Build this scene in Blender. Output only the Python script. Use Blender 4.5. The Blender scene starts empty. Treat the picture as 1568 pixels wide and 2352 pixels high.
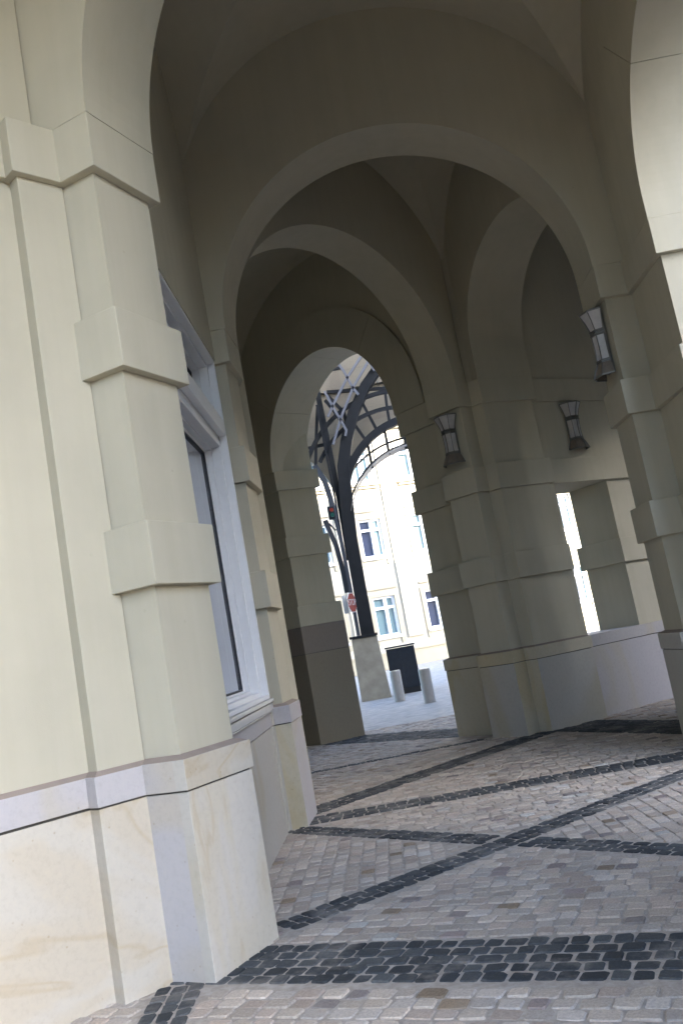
import bpy, bmesh, math, random
from mathutils import Vector, Matrix, noise
random.seed(7)
S = bpy.context.scene
COL = S.collection
PI = math.pi

# ------------------------------------------------------------------ camera
def make_camera():
    f, pitch, roll, base = 2049.7, math.radians(8.69), math.radians(10.417), math.radians(1.206)
    cp, sp = math.cos(pitch), math.sin(pitch)
    fw = Vector((0, cp, sp)); r0 = Vector((1, 0, 0)); d0 = fw.cross(r0)
    cr, sr = math.cos(roll), math.sin(roll)
    r = cr*r0 + sr*d0; d = -sr*r0 + cr*d0
    rz = Matrix.Rotation(base, 3, 'Z')
    r, d, fw = rz@r, rz@d, rz@fw
    cam = bpy.data.cameras.new('camera'); o = bpy.data.objects.new('camera', cam); COL.objects.link(o)
    m = Matrix((r, -d, -fw)).transposed().to_4x4(); m.translation = (0, 0, 1.6)
    o.matrix_world = m
    cam.sensor_fit = 'VERTICAL'; cam.sensor_height = 24; cam.lens = 24*f/2352
    cam.clip_start = 0.05; cam.clip_end = 2000
    S.camera = o
make_camera()

# ------------------------------------------------------------------ helpers
def tag(o, label=None, cat=None, group=None, kind=None):
    if label: o['label'] = label
    if cat: o['category'] = cat
    if group: o['group'] = group
    if kind: o['kind'] = kind
    return o
def empty(name, loc=(0, 0, 0)):
    o = bpy.data.objects.new(name, None); o.location = loc; COL.objects.link(o); return o
class MB:
    """collects shapes (world coordinates) and links them as one mesh object"""
    def __init__(s): s.v = []; s.f = []; s.m = []; s.sm = []
    def add(s, vs, fs, mi=0, smooth=False):
        b = len(s.v); s.v += [tuple(v) for v in vs]
        for i, f in enumerate(fs):
            s.f.append([b+j for j in f]); s.m.append(mi[i] if isinstance(mi, (list, tuple)) else mi); s.sm.append(smooth)
    def prism(s, poly, z0, z1, side=0, top=None):
        n = len(poly)
        vs = [(x, y, z0) for x, y in poly]+[(x, y, z1) for x, y in poly]
        fs = [[i, (i+1) % n, (i+1) % n+n, i+n] for i in range(n)]
        mi = list(side) if isinstance(side, (list, tuple)) else [side]*n
        fs += [list(range(n))[::-1], [i+n for i in range(n)]]
        t = mi[0] if top is None else top
        s.add(vs, fs, mi+[t, t])
    def frustum(s, p0, z0, p1, z1, mi=0):
        n = len(p0)
        vs = [(x, y, z0) for x, y in p0]+[(x, y, z1) for x, y in p1]
        fs = [[i, (i+1) % n, (i+1) % n+n, i+n] for i in range(n)]+[list(range(n))[::-1], [i+n for i in range(n)]]
        s.add(vs, fs, mi)
    def box(s, c, sx, sy, sz, rz=0, mi=0):
        cx, cy, cz = c; ca, sa = math.cos(rz), math.sin(rz)
        vs = []
        for k in (-1, 1):
            for a, b in ((-1, -1), (1, -1), (1, 1), (-1, 1)):
                x, y = a*sx/2, b*sy/2; vs.append((cx+ca*x-sa*y, cy+sa*x+ca*y, cz+k*sz/2))
        s.add(vs, [[0, 3, 2, 1], [4, 5, 6, 7], [0, 1, 5, 4], [1, 2, 6, 5], [2, 3, 7, 6], [3, 0, 4, 7]], mi)
    def bar(s, pts, w, h, up=None, mi=0, taper=None):
        """a rectangular bar swept along points: w across 'side', h along 'up'"""
        pts = [Vector(p) for p in pts]; n = len(pts); vs = []
        for i, p in enumerate(pts):
            t = (pts[min(i+1, n-1)]-pts[max(i-1, 0)]).normalized()
            u = Vector(up) if up else Vector((0, 1, 0))
            sd = t.cross(u).normalized(); u2 = sd.cross(t).normalized()
            k = 1 if taper is None else taper[i]
            for a, b in ((-1, -1), (1, -1), (1, 1), (-1, 1)): vs.append(p+sd*a*w*k/2+u2*b*h/2)
        fs = []
        for i in range(n-1):
            for j in range(4): fs.append([i*4+j, i*4+(j+1) % 4, i*4+4+(j+1) % 4, i*4+4+j])
        fs += [[3, 2, 1, 0], [(n-1)*4+j for j in range(4)]]
        s.add(vs, fs, mi)
    def lathe(s, prof, c, n=24, a0=0, a1=2*PI, mi=0, smooth=False):
        full = abs(a1-a0-2*PI) < 1e-6; m = n if full else n+1; vs = []
        for r, z in prof:
            for i in range(m):
                a = a0+(a1-a0)*i/n; vs.append((c[0]+r*math.cos(a), c[1]+r*math.sin(a), c[2]+z))
        fs = []
        for k in range(len(prof)-1):
            for i in range(n):
                j = (i+1) % m; fs.append([k*m+i, k*m+j, (k+1)*m+j, (k+1)*m+i])
        s.add(vs, fs, mi, smooth)
    def build(s, name, mats, parent=None, bevel=0, fixn=True):
        me = bpy.data.meshes.new(name)
        me.from_pydata(s.v, [], s.f)
        for m in (mats if isinstance(mats, (list, tuple)) else [mats]): me.materials.append(m)
        me.polygons.foreach_set('material_index', s.m); me.polygons.foreach_set('use_smooth', s.sm)
        if fixn:
            bm = bmesh.new(); bm.from_mesh(me); bmesh.ops.recalc_face_normals(bm, faces=bm.faces); bm.to_mesh(me); bm.free()
        me.update()
        o = bpy.data.objects.new(name, me); COL.objects.link(o)
        if parent:
            o.parent = parent
            # parts are meshed in world coordinates; only the thing's Empty carries a location
            if parent.parent is None: o.matrix_parent_inverse = Matrix.Translation(parent.location).inverted()
        if bevel:
            b = o.modifiers.new('bevel', 'BEVEL'); b.width = bevel; b.segments = 2; b.limit_method = 'ANGLE'; b.angle_limit = 0.6
            b.harden_normals = False
        return o
def sarea(p): return sum(p[i][0]*p[(i+1) % len(p)][1]-p[(i+1) % len(p)][0]*p[i][1] for i in range(len(p)))/2
def offset(poly, d):
    """closed polygon grown by d (negative shrinks)"""
    sg = 1 if sarea(poly) > 0 else -1; n = len(poly); out = []
    for i in range(n):
        a, b, c = Vector(poly[i-1]), Vector(poly[i]), Vector(poly[(i+1) % n])
        e1 = (b-a).normalized(); e2 = (c-b).normalized()
        n1 = Vector((e1.y, -e1.x))*sg; n2 = Vector((e2.y, -e2.x))*sg
        m = (n1+n2); l = m.length
        if l < 1e-4: out.append(tuple(b+n1*d)); continue
        m /= l; out.append(tuple(b+m*d/max(.35, m.dot(n1))))
    return out
def lin(a, b, t): return (a[0]+(b[0]-a[0])*t, a[1]+(b[1]-a[1])*t)
def along(a, d, t): return (a[0]+d[0]*t, a[1]+d[1]*t)
def unit(a, b):
    l = math.hypot(b[0]-a[0], b[1]-a[1]); return ((b[0]-a[0])/l, (b[1]-a[1])/l)

# ------------------------------------------------------------------ materials
def nmat(name, rough=.8, spec=.3):
    m = bpy.data.materials.new(name); m.use_nodes = True
    nt = m.node_tree; b = nt.nodes['Principled BSDF']
    b.inputs['Roughness'].default_value = rough; b.inputs['Specular IOR Level'].default_value = spec
    return m, nt, b
def N(nt, t, **k):
    n = nt.nodes.new(t)
    for a, v in k.items():
        if a in n.inputs.keys(): n.inputs[a].default_value = v
        else: setattr(n, a, v)
    return n
def ramp(nt, stops):
    r = nt.nodes.new('ShaderNodeValToRGB'); e = r.color_ramp.elements
    e[0].position, e[0].color = stops[0][0], (*stops[0][1], 1)
    e[1].position, e[1].color = stops[-1][0], (*stops[-1][1], 1)
    for p, c in stops[1:-1]:
        k = e.new(p); k.color = (*c, 1)
    return r
def mul(c, k): return tuple(x*k for x in c)
def plaster(name, col, bump=.2):
    m, nt, b = nmat(name, .92, .15)
    tc = N(nt, 'ShaderNodeTexCoord')
    big = N(nt, 'ShaderNodeTexNoise', Scale=.9, Detail=5, Roughness=.6); nt.links.new(tc.outputs['Object'], big.inputs['Vector'])
    r = ramp(nt, [(.3, mul(col, .93)), (.5, col), (.72, mul(col, 1.05))]); nt.links.new(big.outputs['Fac'], r.inputs['Fac'])
    # faint rain streaks: noise stretched along the height
    mp = N(nt, 'ShaderNodeMapping'); mp.inputs['Scale'].default_value = (5, 5, .25); nt.links.new(tc.outputs['Object'], mp.inputs['Vector'])
    st = N(nt, 'ShaderNodeTexNoise', Scale=1.6, Detail=4, Roughness=.55); nt.links.new(mp.outputs['Vector'], st.inputs['Vector'])
    r2 = ramp(nt, [(.35, (.93, .925, .91)), (.6, (1, 1, 1))]); nt.links.new(st.outputs['Fac'], r2.inputs['Fac'])
    # sparse small blemishes
    vo = N(nt, 'ShaderNodeTexVoronoi', Scale=3.1); nt.links.new(tc.outputs['Object'], vo.inputs['Vector'])
    r3 = ramp(nt, [(0.0, (.6, .58, .54)), (.02, (.9, .9, .9)), (.05, (1, 1, 1))]); nt.links.new(vo.outputs['Distance'], r3.inputs['Fac'])
    x = N(nt, 'ShaderNodeMix', data_type='RGBA', blend_type='MULTIPLY'); x.inputs['Factor'].default_value = .5
    nt.links.new(r.outputs['Color'], x.inputs[6]); nt.links.new(r2.outputs['Color'], x.inputs[7])
    x2 = N(nt, 'ShaderNodeMix', data_type='RGBA', blend_type='MULTIPLY'); x2.inputs['Factor'].default_value = .5
    nt.links.new(x.outputs[2], x2.inputs[6]); nt.links.new(r3.outputs['Color'], x2.inputs[7])
    nt.links.new(x2.outputs[2], b.inputs['Base Color'])
    fn = N(nt, 'ShaderNodeTexNoise', Scale=190, Detail=3); nt.links.new(tc.outputs['Object'], fn.inputs['Vector'])
    bp = N(nt, 'ShaderNodeBump', Strength=bump, Distance=.004); nt.links.new(fn.outputs['Fac'], bp.inputs['Height']); nt.links.new(bp.outputs['Normal'], b.inputs['Normal'])
    return m
def stone(name, c1, c2, c3, scale=(1, 1, 1), seed=0, vein=1.0, dist=2.2):
    m, nt, b = nmat(name, .72, .3)
    tc = N(nt, 'ShaderNodeTexCoord'); mp = N(nt, 'ShaderNodeMapping'); mp.inputs['Scale'].default_value = scale; mp.inputs['Location'].default_value = (seed*3.1, seed*1.7, seed*2.3)
    nt.links.new(tc.outputs['Object'], mp.inputs['Vector'])
    a = N(nt, 'ShaderNodeTexNoise', Scale=.75, Detail=3, Roughness=.45, Distortion=dist); nt.links.new(mp.outputs['Vector'], a.inputs['Vector'])
    # layered sandstone banding from the warped noise
    mt = N(nt, 'ShaderNodeMath', operation='MULTIPLY'); mt.inputs[1].default_value = 6*vein; nt.links.new(a.outputs['Fac'], mt.inputs[0])
    pp = N(nt, 'ShaderNodeMath', operation='PINGPONG'); pp.inputs[1].default_value = 1; nt.links.new(mt.outputs[0], pp.inputs[0])
    r = ramp(nt, [(0, c1), (.30, c1), (.60, c2), (.82, c2), (.97, c3), (1, c3)]); nt.links.new(pp.outputs[0], r.inputs['Fac'])
    g = N(nt, 'ShaderNodeTexNoise', Scale=26, Detail=5, Roughness=.7); nt.links.new(tc.outputs['Object'], g.inputs['Vector'])
    r2 = ramp(nt, [(.3, (.93, .92, .9)), (.5, (1, 1, 1)), (.72, (1.04, 1.03, 1.0))]); nt.links.new(g.outputs['Fac'], r2.inputs['Fac'])
    vo = N(nt, 'ShaderNodeTexVoronoi', Scale=13); nt.links.new(tc.outputs['Object'], vo.inputs['Vector'])
    r3 = ramp(nt, [(0.0, (.62, .5, .38)), (.05, (.82, .76, .68)), (.11, (1, 1, 1))]); nt.links.new(vo.outputs['Distance'], r3.inputs['Fac'])
    x = N(nt, 'ShaderNodeMix', data_type='RGBA', blend_type='MULTIPLY'); x.inputs['Factor'].default_value = 1
    nt.links.new(r.outputs['Color'], x.inputs[6]); nt.links.new(r2.outputs['Color'], x.inputs[7])
    x2 = N(nt, 'ShaderNodeMix', data_type='RGBA', blend_type='MULTIPLY'); x2.inputs['Factor'].default_value = .6
    nt.links.new(x.outputs[2], x2.inputs[6]); nt.links.new(r3.outputs['Color'], x2.inputs[7])
    nt.links.new(x2.outputs[2], b.inputs['Base Color'])
    bp = N(nt, 'ShaderNodeBump', Strength=.1, Distance=.004); nt.links.new(g.outputs['Fac'], bp.inputs['Height']); nt.links.new(bp.outputs['Normal'], b.inputs['Normal'])
    return m
def plain(name, col, rough=.6, spec=.4, metal=0, var=.08, scale=8):
    m, nt, b = nmat(name, rough, spec); b.inputs['Metallic'].default_value = metal
    tc = N(nt, 'ShaderNodeTexCoord'); n = N(nt, 'ShaderNodeTexNoise', Scale=scale, Detail=4); nt.links.new(tc.outputs['Object'], n.inputs['Vector'])
    r = ramp(nt, [(.3, mul(col, 1-var)), (.7, mul(col, 1+var))]); nt.links.new(n.outputs['Fac'], r.inputs['Fac']); nt.links.new(r.outputs['Color'], b.inputs['Base Color'])
    return m
PL = plaster('cream_plaster', (.49, .452, .352))
CREAM = stone('cream_sandstone', (.53, .485, .415), (.52, .46, .37), (.48, .405, .30), (.55, .55, 1.6), 1)
CREAMV = stone('veined_cream_sandstone', (.57, .525, .465), (.565, .51, .42), (.53, .455, .345), (1.7, 1.7, .45), 2, .8)
YELL = stone('yellow_sandstone', (.52, .47, .36), (.50, .43, .29), (.46, .36, .22), (1.2, 1.2, .5), 5, .6)
LAV = stone('grey_lavender_sandstone', (.44, .415, .425), (.45, .425, .42), (.46, .415, .36), (.7, .7, .5), 3, .45, 1.2)
LAVL = stone('pale_lavender_sandstone', (.455, .43, .44), (.46, .43, .425), (.46, .42, .37), (.8, .8, .6), 4, .5, 1.0)
GREYB = stone('grey_beige_sandstone', (.47, .455, .42), (.47, .44, .39), (.45, .40, .31), (.7, .7, .4), 6, .4, 1.0)
BRST = stone('shaded_brown_sandstone', (.26, .225, .175), (.25, .21, .155), (.22, .18, .125), (.7, .7, .4), 7, .4, 1.0)  # brown stone, darkened further so its colour carries the jamb's shade
BRST2 = stone('shaded_purple_brown_sandstone', (.25, .215, .19), (.25, .21, .18), (.24, .20, .16), (.7, .7, .5), 8, .4, 1.0)  # course stone darkened likewise, shade put into its colour
MORT = plain('cement_joint', (.30, .245, .21), .9, .1, var=.05, scale=10)
JOINT = plain('dark_joint', (.10, .095, .085), .9, .1)
WHITE = plain('white_window_paint', (.74, .74, .75), .4, .45, var=.02)
GASK = plain('black_gasket', (.02, .021, .024), .5, .4)
ALU = plain('sill_metal', (.55, .55, .55), .4, .5, .3, .04)
def glassm(name, col, rough=.04):
    m, nt, b = nmat(name, rough, .6); b.inputs['Base Color'].default_value = (*col, 1); b.inputs['IOR'].default_value = 1.5
    b.inputs['Coat Weight'].default_value = .6; b.inputs['Coat Roughness'].default_value = .02
    return m
GLASS = glassm('window_glass', (.20, .215, .25))
DARKSTEEL = plain('dark_blue_grey_steel', (.020, .022, .026), .6, .25, 0, .15, 3)
GREYSTEEL = plain('light_grey_steel', (.20, .205, .24), .6, .3, 0, .08, 3)
MIDSTEEL = plain('blue_grey_steel', (.065, .075, .095), .55, .3, 0, .12, 3)

# setts: one colour per stone, held in a colour attribute
def settmat():
    m, nt, b = nmat('granite_setts', .8, .2)
    at = N(nt, 'ShaderNodeAttribute', attribute_name='stone_colour')
    tc = N(nt, 'ShaderNodeTexCoord'); g = N(nt, 'ShaderNodeTexNoise', Scale=70, Detail=5, Roughness=.75); nt.links.new(tc.outputs['Object'], g.inputs['Vector'])
    r = ramp(nt, [(.3, (.72, .72, .72)), (.5, (1, 1, 1)), (.7, (1.28, 1.27, 1.25))]); nt.links.new(g.outputs['Fac'], r.inputs['Fac'])
    x = N(nt, 'ShaderNodeMix', data_type='RGBA', blend_type='MULTIPLY'); x.inputs['Factor'].default_value = 1
    nt.links.new(at.outputs['Color'], x.inputs[6]); nt.links.new(r.outputs['Color'], x.inputs[7])
    # pale dust lying in patches
    d = N(nt, 'ShaderNodeTexNoise', Scale=2.3, Detail=6, Roughness=.7); nt.links.new(tc.outputs['Object'], d.inputs['Vector'])
    dr = ramp(nt, [(.50, (0, 0, 0)), (.72, (.55, .55, .55))]); nt.links.new(d.outputs['Fac'], dr.inputs['Fac'])
    x3 = N(nt, 'ShaderNodeMix', data_type='RGBA'); nt.links.new(dr.outputs['Color'], x3.inputs[0]); nt.links.new(x.outputs[2], x3.inputs[6]); x3.inputs[7].default_value = (.40, .355, .31, 1)
    nt.links.new(x3.outputs[2], b.inputs['Base Color'])
    bp = N(nt, 'ShaderNodeBump', Strength=.5, Distance=.004); nt.links.new(g.outputs['Fac'], bp.inputs['Height']); nt.links.new(bp.outputs['Normal'], b.inputs['Normal'])
    return m
SETT = settmat()
def mortarmat():
    m, nt, b = nmat('sandy_joint_mortar', .95, .1)
    tc = N(nt, 'ShaderNodeTexCoord'); g = N(nt, 'ShaderNodeTexNoise', Scale=14, Detail=8, Roughness=.7); nt.links.new(tc.outputs['Object'], g.inputs['Vector'])
    r = ramp(nt, [(.3, (.30, .26, .22)), (.55, (.44, .39, .34)), (.75, (.54, .50, .455))]); nt.links.new(g.outputs['Fac'], r.inputs['Fac']); nt.links.new(r.outputs['Color'], b.inputs['Base Color'])
    return m
MORTAR = mortarmat()
def streetmat():
    m, nt, b = nmat('street_cobbles', .75, .3)
    tc = N(nt, 'ShaderNodeTexCoord'); mp = N(nt, 'ShaderNodeMapping'); mp.inputs['Rotation'].default_value = (0, 0, .8); nt.links.new(tc.outputs['Object'], mp.inputs['Vector'])
    br = N(nt, 'ShaderNodeTexBrick', Scale=1.0); br.inputs['Brick Width'].default_value = .14; br.inputs['Row Height'].default_value = .11; br.inputs['Mortar Size'].default_value = .012
    br.inputs['Color1'].default_value = (.46, .43, .40, 1); br.inputs['Color2'].default_value = (.36, .345, .335, 1); br.inputs['Mortar'].default_value = (.46, .44, .42, 1); br.inputs['Mortar Smooth'].default_value = .4
    nz = N(nt, 'ShaderNodeTexNoise', Scale=3, Detail=4); nt.links.new(tc.outputs['Object'], nz.inputs['Vector'])
    mx = N(nt, 'ShaderNodeMix', data_type='VECTOR'); mx.inputs[0].default_value = .03
    nt.links.new(mp.outputs['Vector'], mx.inputs[4]); nt.links.new(nz.outputs['Color'], mx.inputs[5])
    nt.links.new(mx.outputs[1], br.inputs['Vector'])
    r = ramp(nt, [(.3, (.8, .8, .8)), (.7, (1.15, 1.14, 1.12))]); nt.links.new(nz.outputs['Fac'], r.inputs['Fac'])
    x = N(nt, 'ShaderNodeMix', data_type='RGBA', blend_type='MULTIPLY'); x.inputs['Factor'].default_value = 1
    nt.links.new(br.outputs['Color'], x.inputs[6]); nt.links.new(r.outputs['Color'], x.inputs[7]); nt.links.new(x.outputs[2], b.inputs['Base Color'])
    bp = N(nt, 'ShaderNodeBump', Strength=.8, Distance=.01); bp.invert = True; nt.links.new(br.outputs['Fac'], bp.inputs['Height']); nt.links.new(bp.outputs['Normal'], b.inputs['Normal'])
    return m
STREET = streetmat()
ASPH = plain('low_bounce_asphalt', (.065, .065, .068), .9, .2, var=.15, scale=6)  # made-up surface, kept dark to limit light bounced into the arcade

# ------------------------------------------------------------------ plan (metres; arcade runs along +Y)
ZG, ZB, ZC = 0.0, .999, 1.172                     # ground, top of base slabs, top of the string course
B3, B2, B1 = (2.158, 2.535), (3.474, 3.849), (4.77, 5.134)
ZT = 9.0
Ss, P0l, P0f, P0b = (-1.682, 4.993), (-1.521, 5.173), (-1.214, 5.026), (-.944, 5.623)
P1a, P1f, P1b = (-1.216, 8.999), (-1.054, 8.979), (-1.021, 9.691)
RA, RB, RBC, RC = (2.920, 9.884), (2.934, 9.213), (3.240, 9.242), (3.244, 8.254)
LF1, LF2, F0a = (-1.478, 16.60), (-.672, 17.003), (.844, 14.066)
D0, D1, RE, E0, E1 = (1.266, 13.163), (1.710, 12.734), (1.905, 12.90), (2.051, 12.773), (2.928, 13.195)
W0, W1 = (2.986, 13.377), (4.140, 14.110)
XW = -1.25                                        # inner wall face beside the window

B = tag(empty('arcade_building', (0, 7, 0)), 'cream plastered arcade with round arches, vaults, banded piers and sandstone base', 'building')

def pier(poly, bands=(B3, B2, B1), base_mats=None, course_mats=None, inset=.062, z_top=ZT, bandpoly=None, base=True, stone_to=None, label=None):
    sh = offset(poly, -inset)
    m = MB(); m.prism(sh, ZC+.02 if base else 0, z_top)
    p = m.build('pier', PL, B)
    if label: p['label'] = label
    for z0, z1 in bands:
        k = MB(); k.prism(bandpoly or poly, z0, z1); k.build('band', PL, p, bevel=.006)
    if base:
        n = len(poly); bmats = base_mats or [GREYB]*n; cm = course_mats or bmats
        uniq = []; idx = []
        for x in bmats:
            if x not in uniq: uniq.append(x)
            idx.append(uniq.index(x))
        k = MB(); k.prism(poly, ZG-.05, ZB-.004, idx); k.build('base', uniq, p, bevel=.004)
        k = MB(); k.prism(offset(poly, -.012), ZB-.02, ZB+.02); k.build('joint', JOINT, p)
        uniq = []; idx = []
        for x in cm:
            if x not in uniq: uniq.append(x)
            idx.append(uniq.index(x))
        k = MB(); k.prism(offset(poly, .012), ZB+.006, ZC, idx); k.build('string_course', uniq, p, bevel=.004)
        k = MB(); k.frustum(offset(poly, .004), ZC, offset(sh, .004), ZC+.024); k.build('mortar_fillet', MORT, p)
    return p

# --- pilaster at the bend (left foreground)
n0 = unit(P0l, P0f); J0 = lin(P0l, P0f, .80)
P0x = (-1.746, 5.28)
P0poly = [P0x, J0, P0f, P0b, (-1.215, 5.752), (-1.9, 6.0), (-2.3, 5.7), (-2.1, 5.4)]
pier(P0poly, base_mats=[LAV, GREYB, CREAMV, GREYB, GREYB, GREYB, GREYB, GREYB], course_mats=[LAV, GREYB, CREAM, GREYB, GREYB, GREYB, GREYB, GREYB],
     label='large pale pilaster at the bend of the arcade, with projecting bands')
k = MB()                                           # vertical joints between the base slabs
for q, z0, z1 in ((J0, .0, ZB), (J0, ZB+.01, ZC), (P0l, 0, ZB), (P0l, ZB+.01, ZC)):
    dx = .003 if z0 < .5 else .016
    k.box((q[0]-n0[1]*-.0+.0, q[1], (z0+z1)/2), .007, .03, z1-z0-.01, math.atan2(n0[1], n0[0]))
# --- inner wall of the bay in front, with its flat strip
d45 = unit((-9, -2.78), Ss)
def wallpoly(a, b, t):                             # band of wall from a to b, t behind its face (face on the right of a->b)
    d = unit(a, b); nn = (-d[1], d[0]); return [a, b, along(b, nn, t), along(a, nn, t)]
nL = (-d45[1], d45[0])
stripA = along(Ss, d45, -.0)
Wa = along(along(Ss, nL, .10), d45, -9.0); Wb = along(along(Ss, nL, .10), d45, .2)
wm = MB(); wm.prism(offset(wallpoly(Wa, Wb, .6), -.0), ZC-.01, ZT)
w0 = wm.build('wall', PL, B); w0['label'] = 'pale inner wall left of the large pilaster'
S2 = along(Ss, d45, .30)
k2 = MB(); k2.prism(wallpoly(Ss, S2, .3), ZC-.01, B1[1]+.004); k2.build('strip', PL, w0, bevel=.004)
def grow(poly, d): return offset(poly, d)
for (a, b, e_, mats) in ((Wa, along(Wb, d45, -.2), .004, (CREAM, LAVL)), (Ss, S2, .002, (CREAM, LAVL))):
    g2 = .05
    pl = wallpoly(a, b, .3)
    q = MB(); q.prism(grow(pl, g2), B1[0]+e_, B1[1]-e_); q.build('band', PL, w0, bevel=.006)
    q = MB(); q.prism(grow(pl, g2-.01), -.05, ZB-.001-e_); q.build('base', mats[0], w0, bevel=.004)
    q = MB(); q.prism(grow(pl, g2-.022), ZB-.02-e_, ZB+.02); q.build('joint', JOINT, w0)
    q = MB(); q.prism(grow(pl, g2+.002), ZB+.006+e_, ZC-e_); q.build('string_course', mats[1], w0, bevel=.004)
    q = MB(); q.frustum(grow(pl, g2-.006), ZC-e_, grow(pl, .003), ZC+.024-e_); q.build('mortar_fillet', MORT, w0)

# --- wall with the tall white window
w1m = MB()
w1m.prism([(XW, 5.5), (XW, 8.97), (XW-.7, 8.97), (XW-.7, 5.5)], 0, 1.13)
w1m.prism([(XW+.04, 5.45), (XW+.04, 9.0), (XW-.7, 9.0), (XW-.7, 5.45)], 4.80, ZT)
w1m.prism([(XW, 5.5), (XW, 5.80), (XW-.7, 5.80), (XW-.7, 5.5)], 1.13, 4.80)
w1 = w1m.build('wall', [PL], B); w1['label'] = 'inner wall around the tall white window'
q = MB(); q.prism([(XW+.012, 5.5), (XW+.012, 8.83), (XW-.3, 8.83), (XW-.3, 5.5)], -.05, ZB-.004)
q.build('base', GREYB, w1, bevel=.004)
q = MB(); q.prism([(XW+.024, 5.5), (XW+.024, 8.85), (XW-.3, 8.85), (XW-.3, 5.5)], ZB+.006, 1.14); q.build('string_course', LAV, w1, bevel=.004)
q = MB(); q.prism([(XW+.004, 5.5), (XW+.004, 8.84), (XW-.3, 8.84), (XW-.3, 5.5)], ZB-.02, ZB+.02); q.build('joint', JOINT, w1)

# window: deep white frame, transom, dark gasket and glass
win = MB()
XF, XG = XW+.035, XW-.215                          # outer face and glass plane
y0, y1, zb, zt = 5.84, 8.955, 1.27, 4.79
def ring(mb, x0, x1, ya, yb, za, zc, t, tt=None):  # rectangular frame in a plane x=const
    tt = tt or t
    mb.box(((x0+x1)/2, ya+t/2, (za+zc)/2), x1-x0, t, zc-za); mb.box(((x0+x1)/2, yb-t/2, (za+zc)/2), x1-x0, t, zc-za)
    mb.box(((x0+x1)/2, (ya+yb)/2, za+tt/2), x1-x0, yb-ya-2*t, tt); mb.box(((x0+x1)/2, (ya+yb)/2, zc-tt/2), x1-x0, yb-ya-2*t, tt)
zt1, zt0 = 4.17, 3.93                              # transom
ring(win, XF-.075, XF, y0, y1, zb, zt, .035)
win.box((XF-.0375, (y0+y1)/2, (zt0+zt1)/2), .07, y1-y0-.07, zt1-zt0-.07)
win.box((XF-.16, (y0+y1)/2, (zt0+zt1)/2), .17, y1-y0-.12, zt1-zt0)
for za, zc in ((zb, zt0), (zt1, zt)):
    ring(win, XF-.165, XF-.0755, y0+.005, y1-.005, za, zc, .075)
    ring(win, XG+.03, XF-.1655, y0+.01, y1-.01, za, zc, .10)
    ring(win, XG-.02, XG+.0295, y0+.02, y1-.02, za, zc, .118)
wo = win.build('window', WHITE, B, bevel=.005); wo['label'] = 'tall white framed window with an upper light'
g = MB()
for za, zc in ((zb, zt0), (zt1, zt)):
    ring(g, XG-.02, XG+.02, y0+.1385, y1-.1385, za+.1185, zc-.1185, .016)
g.build('gasket', GASK, wo)
for za, zc in ((zb, zt0), (zt1, zt)):
    g = MB(); g.box((XG-.006, (y0+y1)/2, (za+zc)/2), .012, y1-y0-.30, zc-za-.26); g.build('pane', GLASS, wo)
g = MB()
g.prism([(XF+.035, 5.70), (XF+.035, 8.96), (XG-.02, 8.96), (XG-.02, 5.70)], 1.236, 1.268)
g.prism([(XF+.02, 5.70), (XF+.02, 8.95), (XG-.02, 8.95), (XG-.02, 5.70)], 1.16, 1.222)
g.prism([(XF+.012, 5.70), (XF+.012, 8.94), (XG-.02, 8.94), (XG-.02, 5.70)], 1.142, 1.154)
g.build('sill', ALU, wo, bevel=.004)
g = MB(); g.prism([(XF-.0, 5.72), (XF-.0, 8.9), (XG, 8.9), (XG, 5.72)], 1.14, 1.24); g.build('sill_gap', GASK, wo)

# --- pier carrying the first transverse arch on the left
d2 = unit((1.71, 12.734), (-1.07, 9.86))
P1poly = [P1a, P1f, P1b, (-1.07, 9.86), (-1.41, 10.39), (-2.3, 10.6), (-2.3, 9.02)]
pier(P1poly, base_mats=[YELL, LAVL, GREYB, GREYB, GREYB, GREYB, GREYB], course_mats=[LAV, LAV, LAV, GREYB, GREYB, GREYB, GREYB], label='slim banded pier beyond the white window')
q = MB(); q.prism([(-1.232, 8.9), (-1.232, 8.99), (-1.6, 8.99), (-1.6, 8.9)], -.05, ZB-.004); q.prism([(-1.218, 8.9), (-1.218, 8.99), (-1.6, 8.99), (-1.6, 8.9)], ZB+.006, ZC-.002)
q.build('base', GREYB, w1, bevel=.004)
# --- pier on the right
PRpoly = [RC, RBC, RB, RA, (3.28, 10.19), (4.10, 10.60), (4.02, 9.4), (4.0, 8.254)]
pier(PRpoly, base_mats=[GREYB]*8, label='banded pier at the right, half in shade')
# --- centre pier between the two far arches
CP = [D0, D1, RE, E0, E1, (2.72, 13.62), (1.75, 13.65), (1.38, 13.45)]
pier(CP, base_mats=[GREYB, YELL, YELL, GREYB, GREYB, GREYB, GREYB, GREYB], course_mats=[YELL, YELL, YELL, YELL, GREYB, GREYB, GREYB, GREYB], label='broad centre pier with a dark recess between two pilasters')
# --- outer wall with the arched opening to the street
dF = unit(LF1, F0a); nF = (-dF[1], dF[0]); TH = .9   # nF points away to the street
Gr = along(F0a, dF, .95)
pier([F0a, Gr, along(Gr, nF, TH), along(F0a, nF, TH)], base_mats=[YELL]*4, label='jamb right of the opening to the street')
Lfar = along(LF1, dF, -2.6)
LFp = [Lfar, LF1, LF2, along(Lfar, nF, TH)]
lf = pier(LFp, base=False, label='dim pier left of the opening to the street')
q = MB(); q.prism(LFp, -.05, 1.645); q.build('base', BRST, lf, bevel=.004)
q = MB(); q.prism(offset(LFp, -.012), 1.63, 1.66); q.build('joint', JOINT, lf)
q = MB(); q.prism(offset(LFp, .002), 1.652, B3[0]-.002); q.build('upper_base', [BRST2], lf, bevel=.004)
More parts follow.
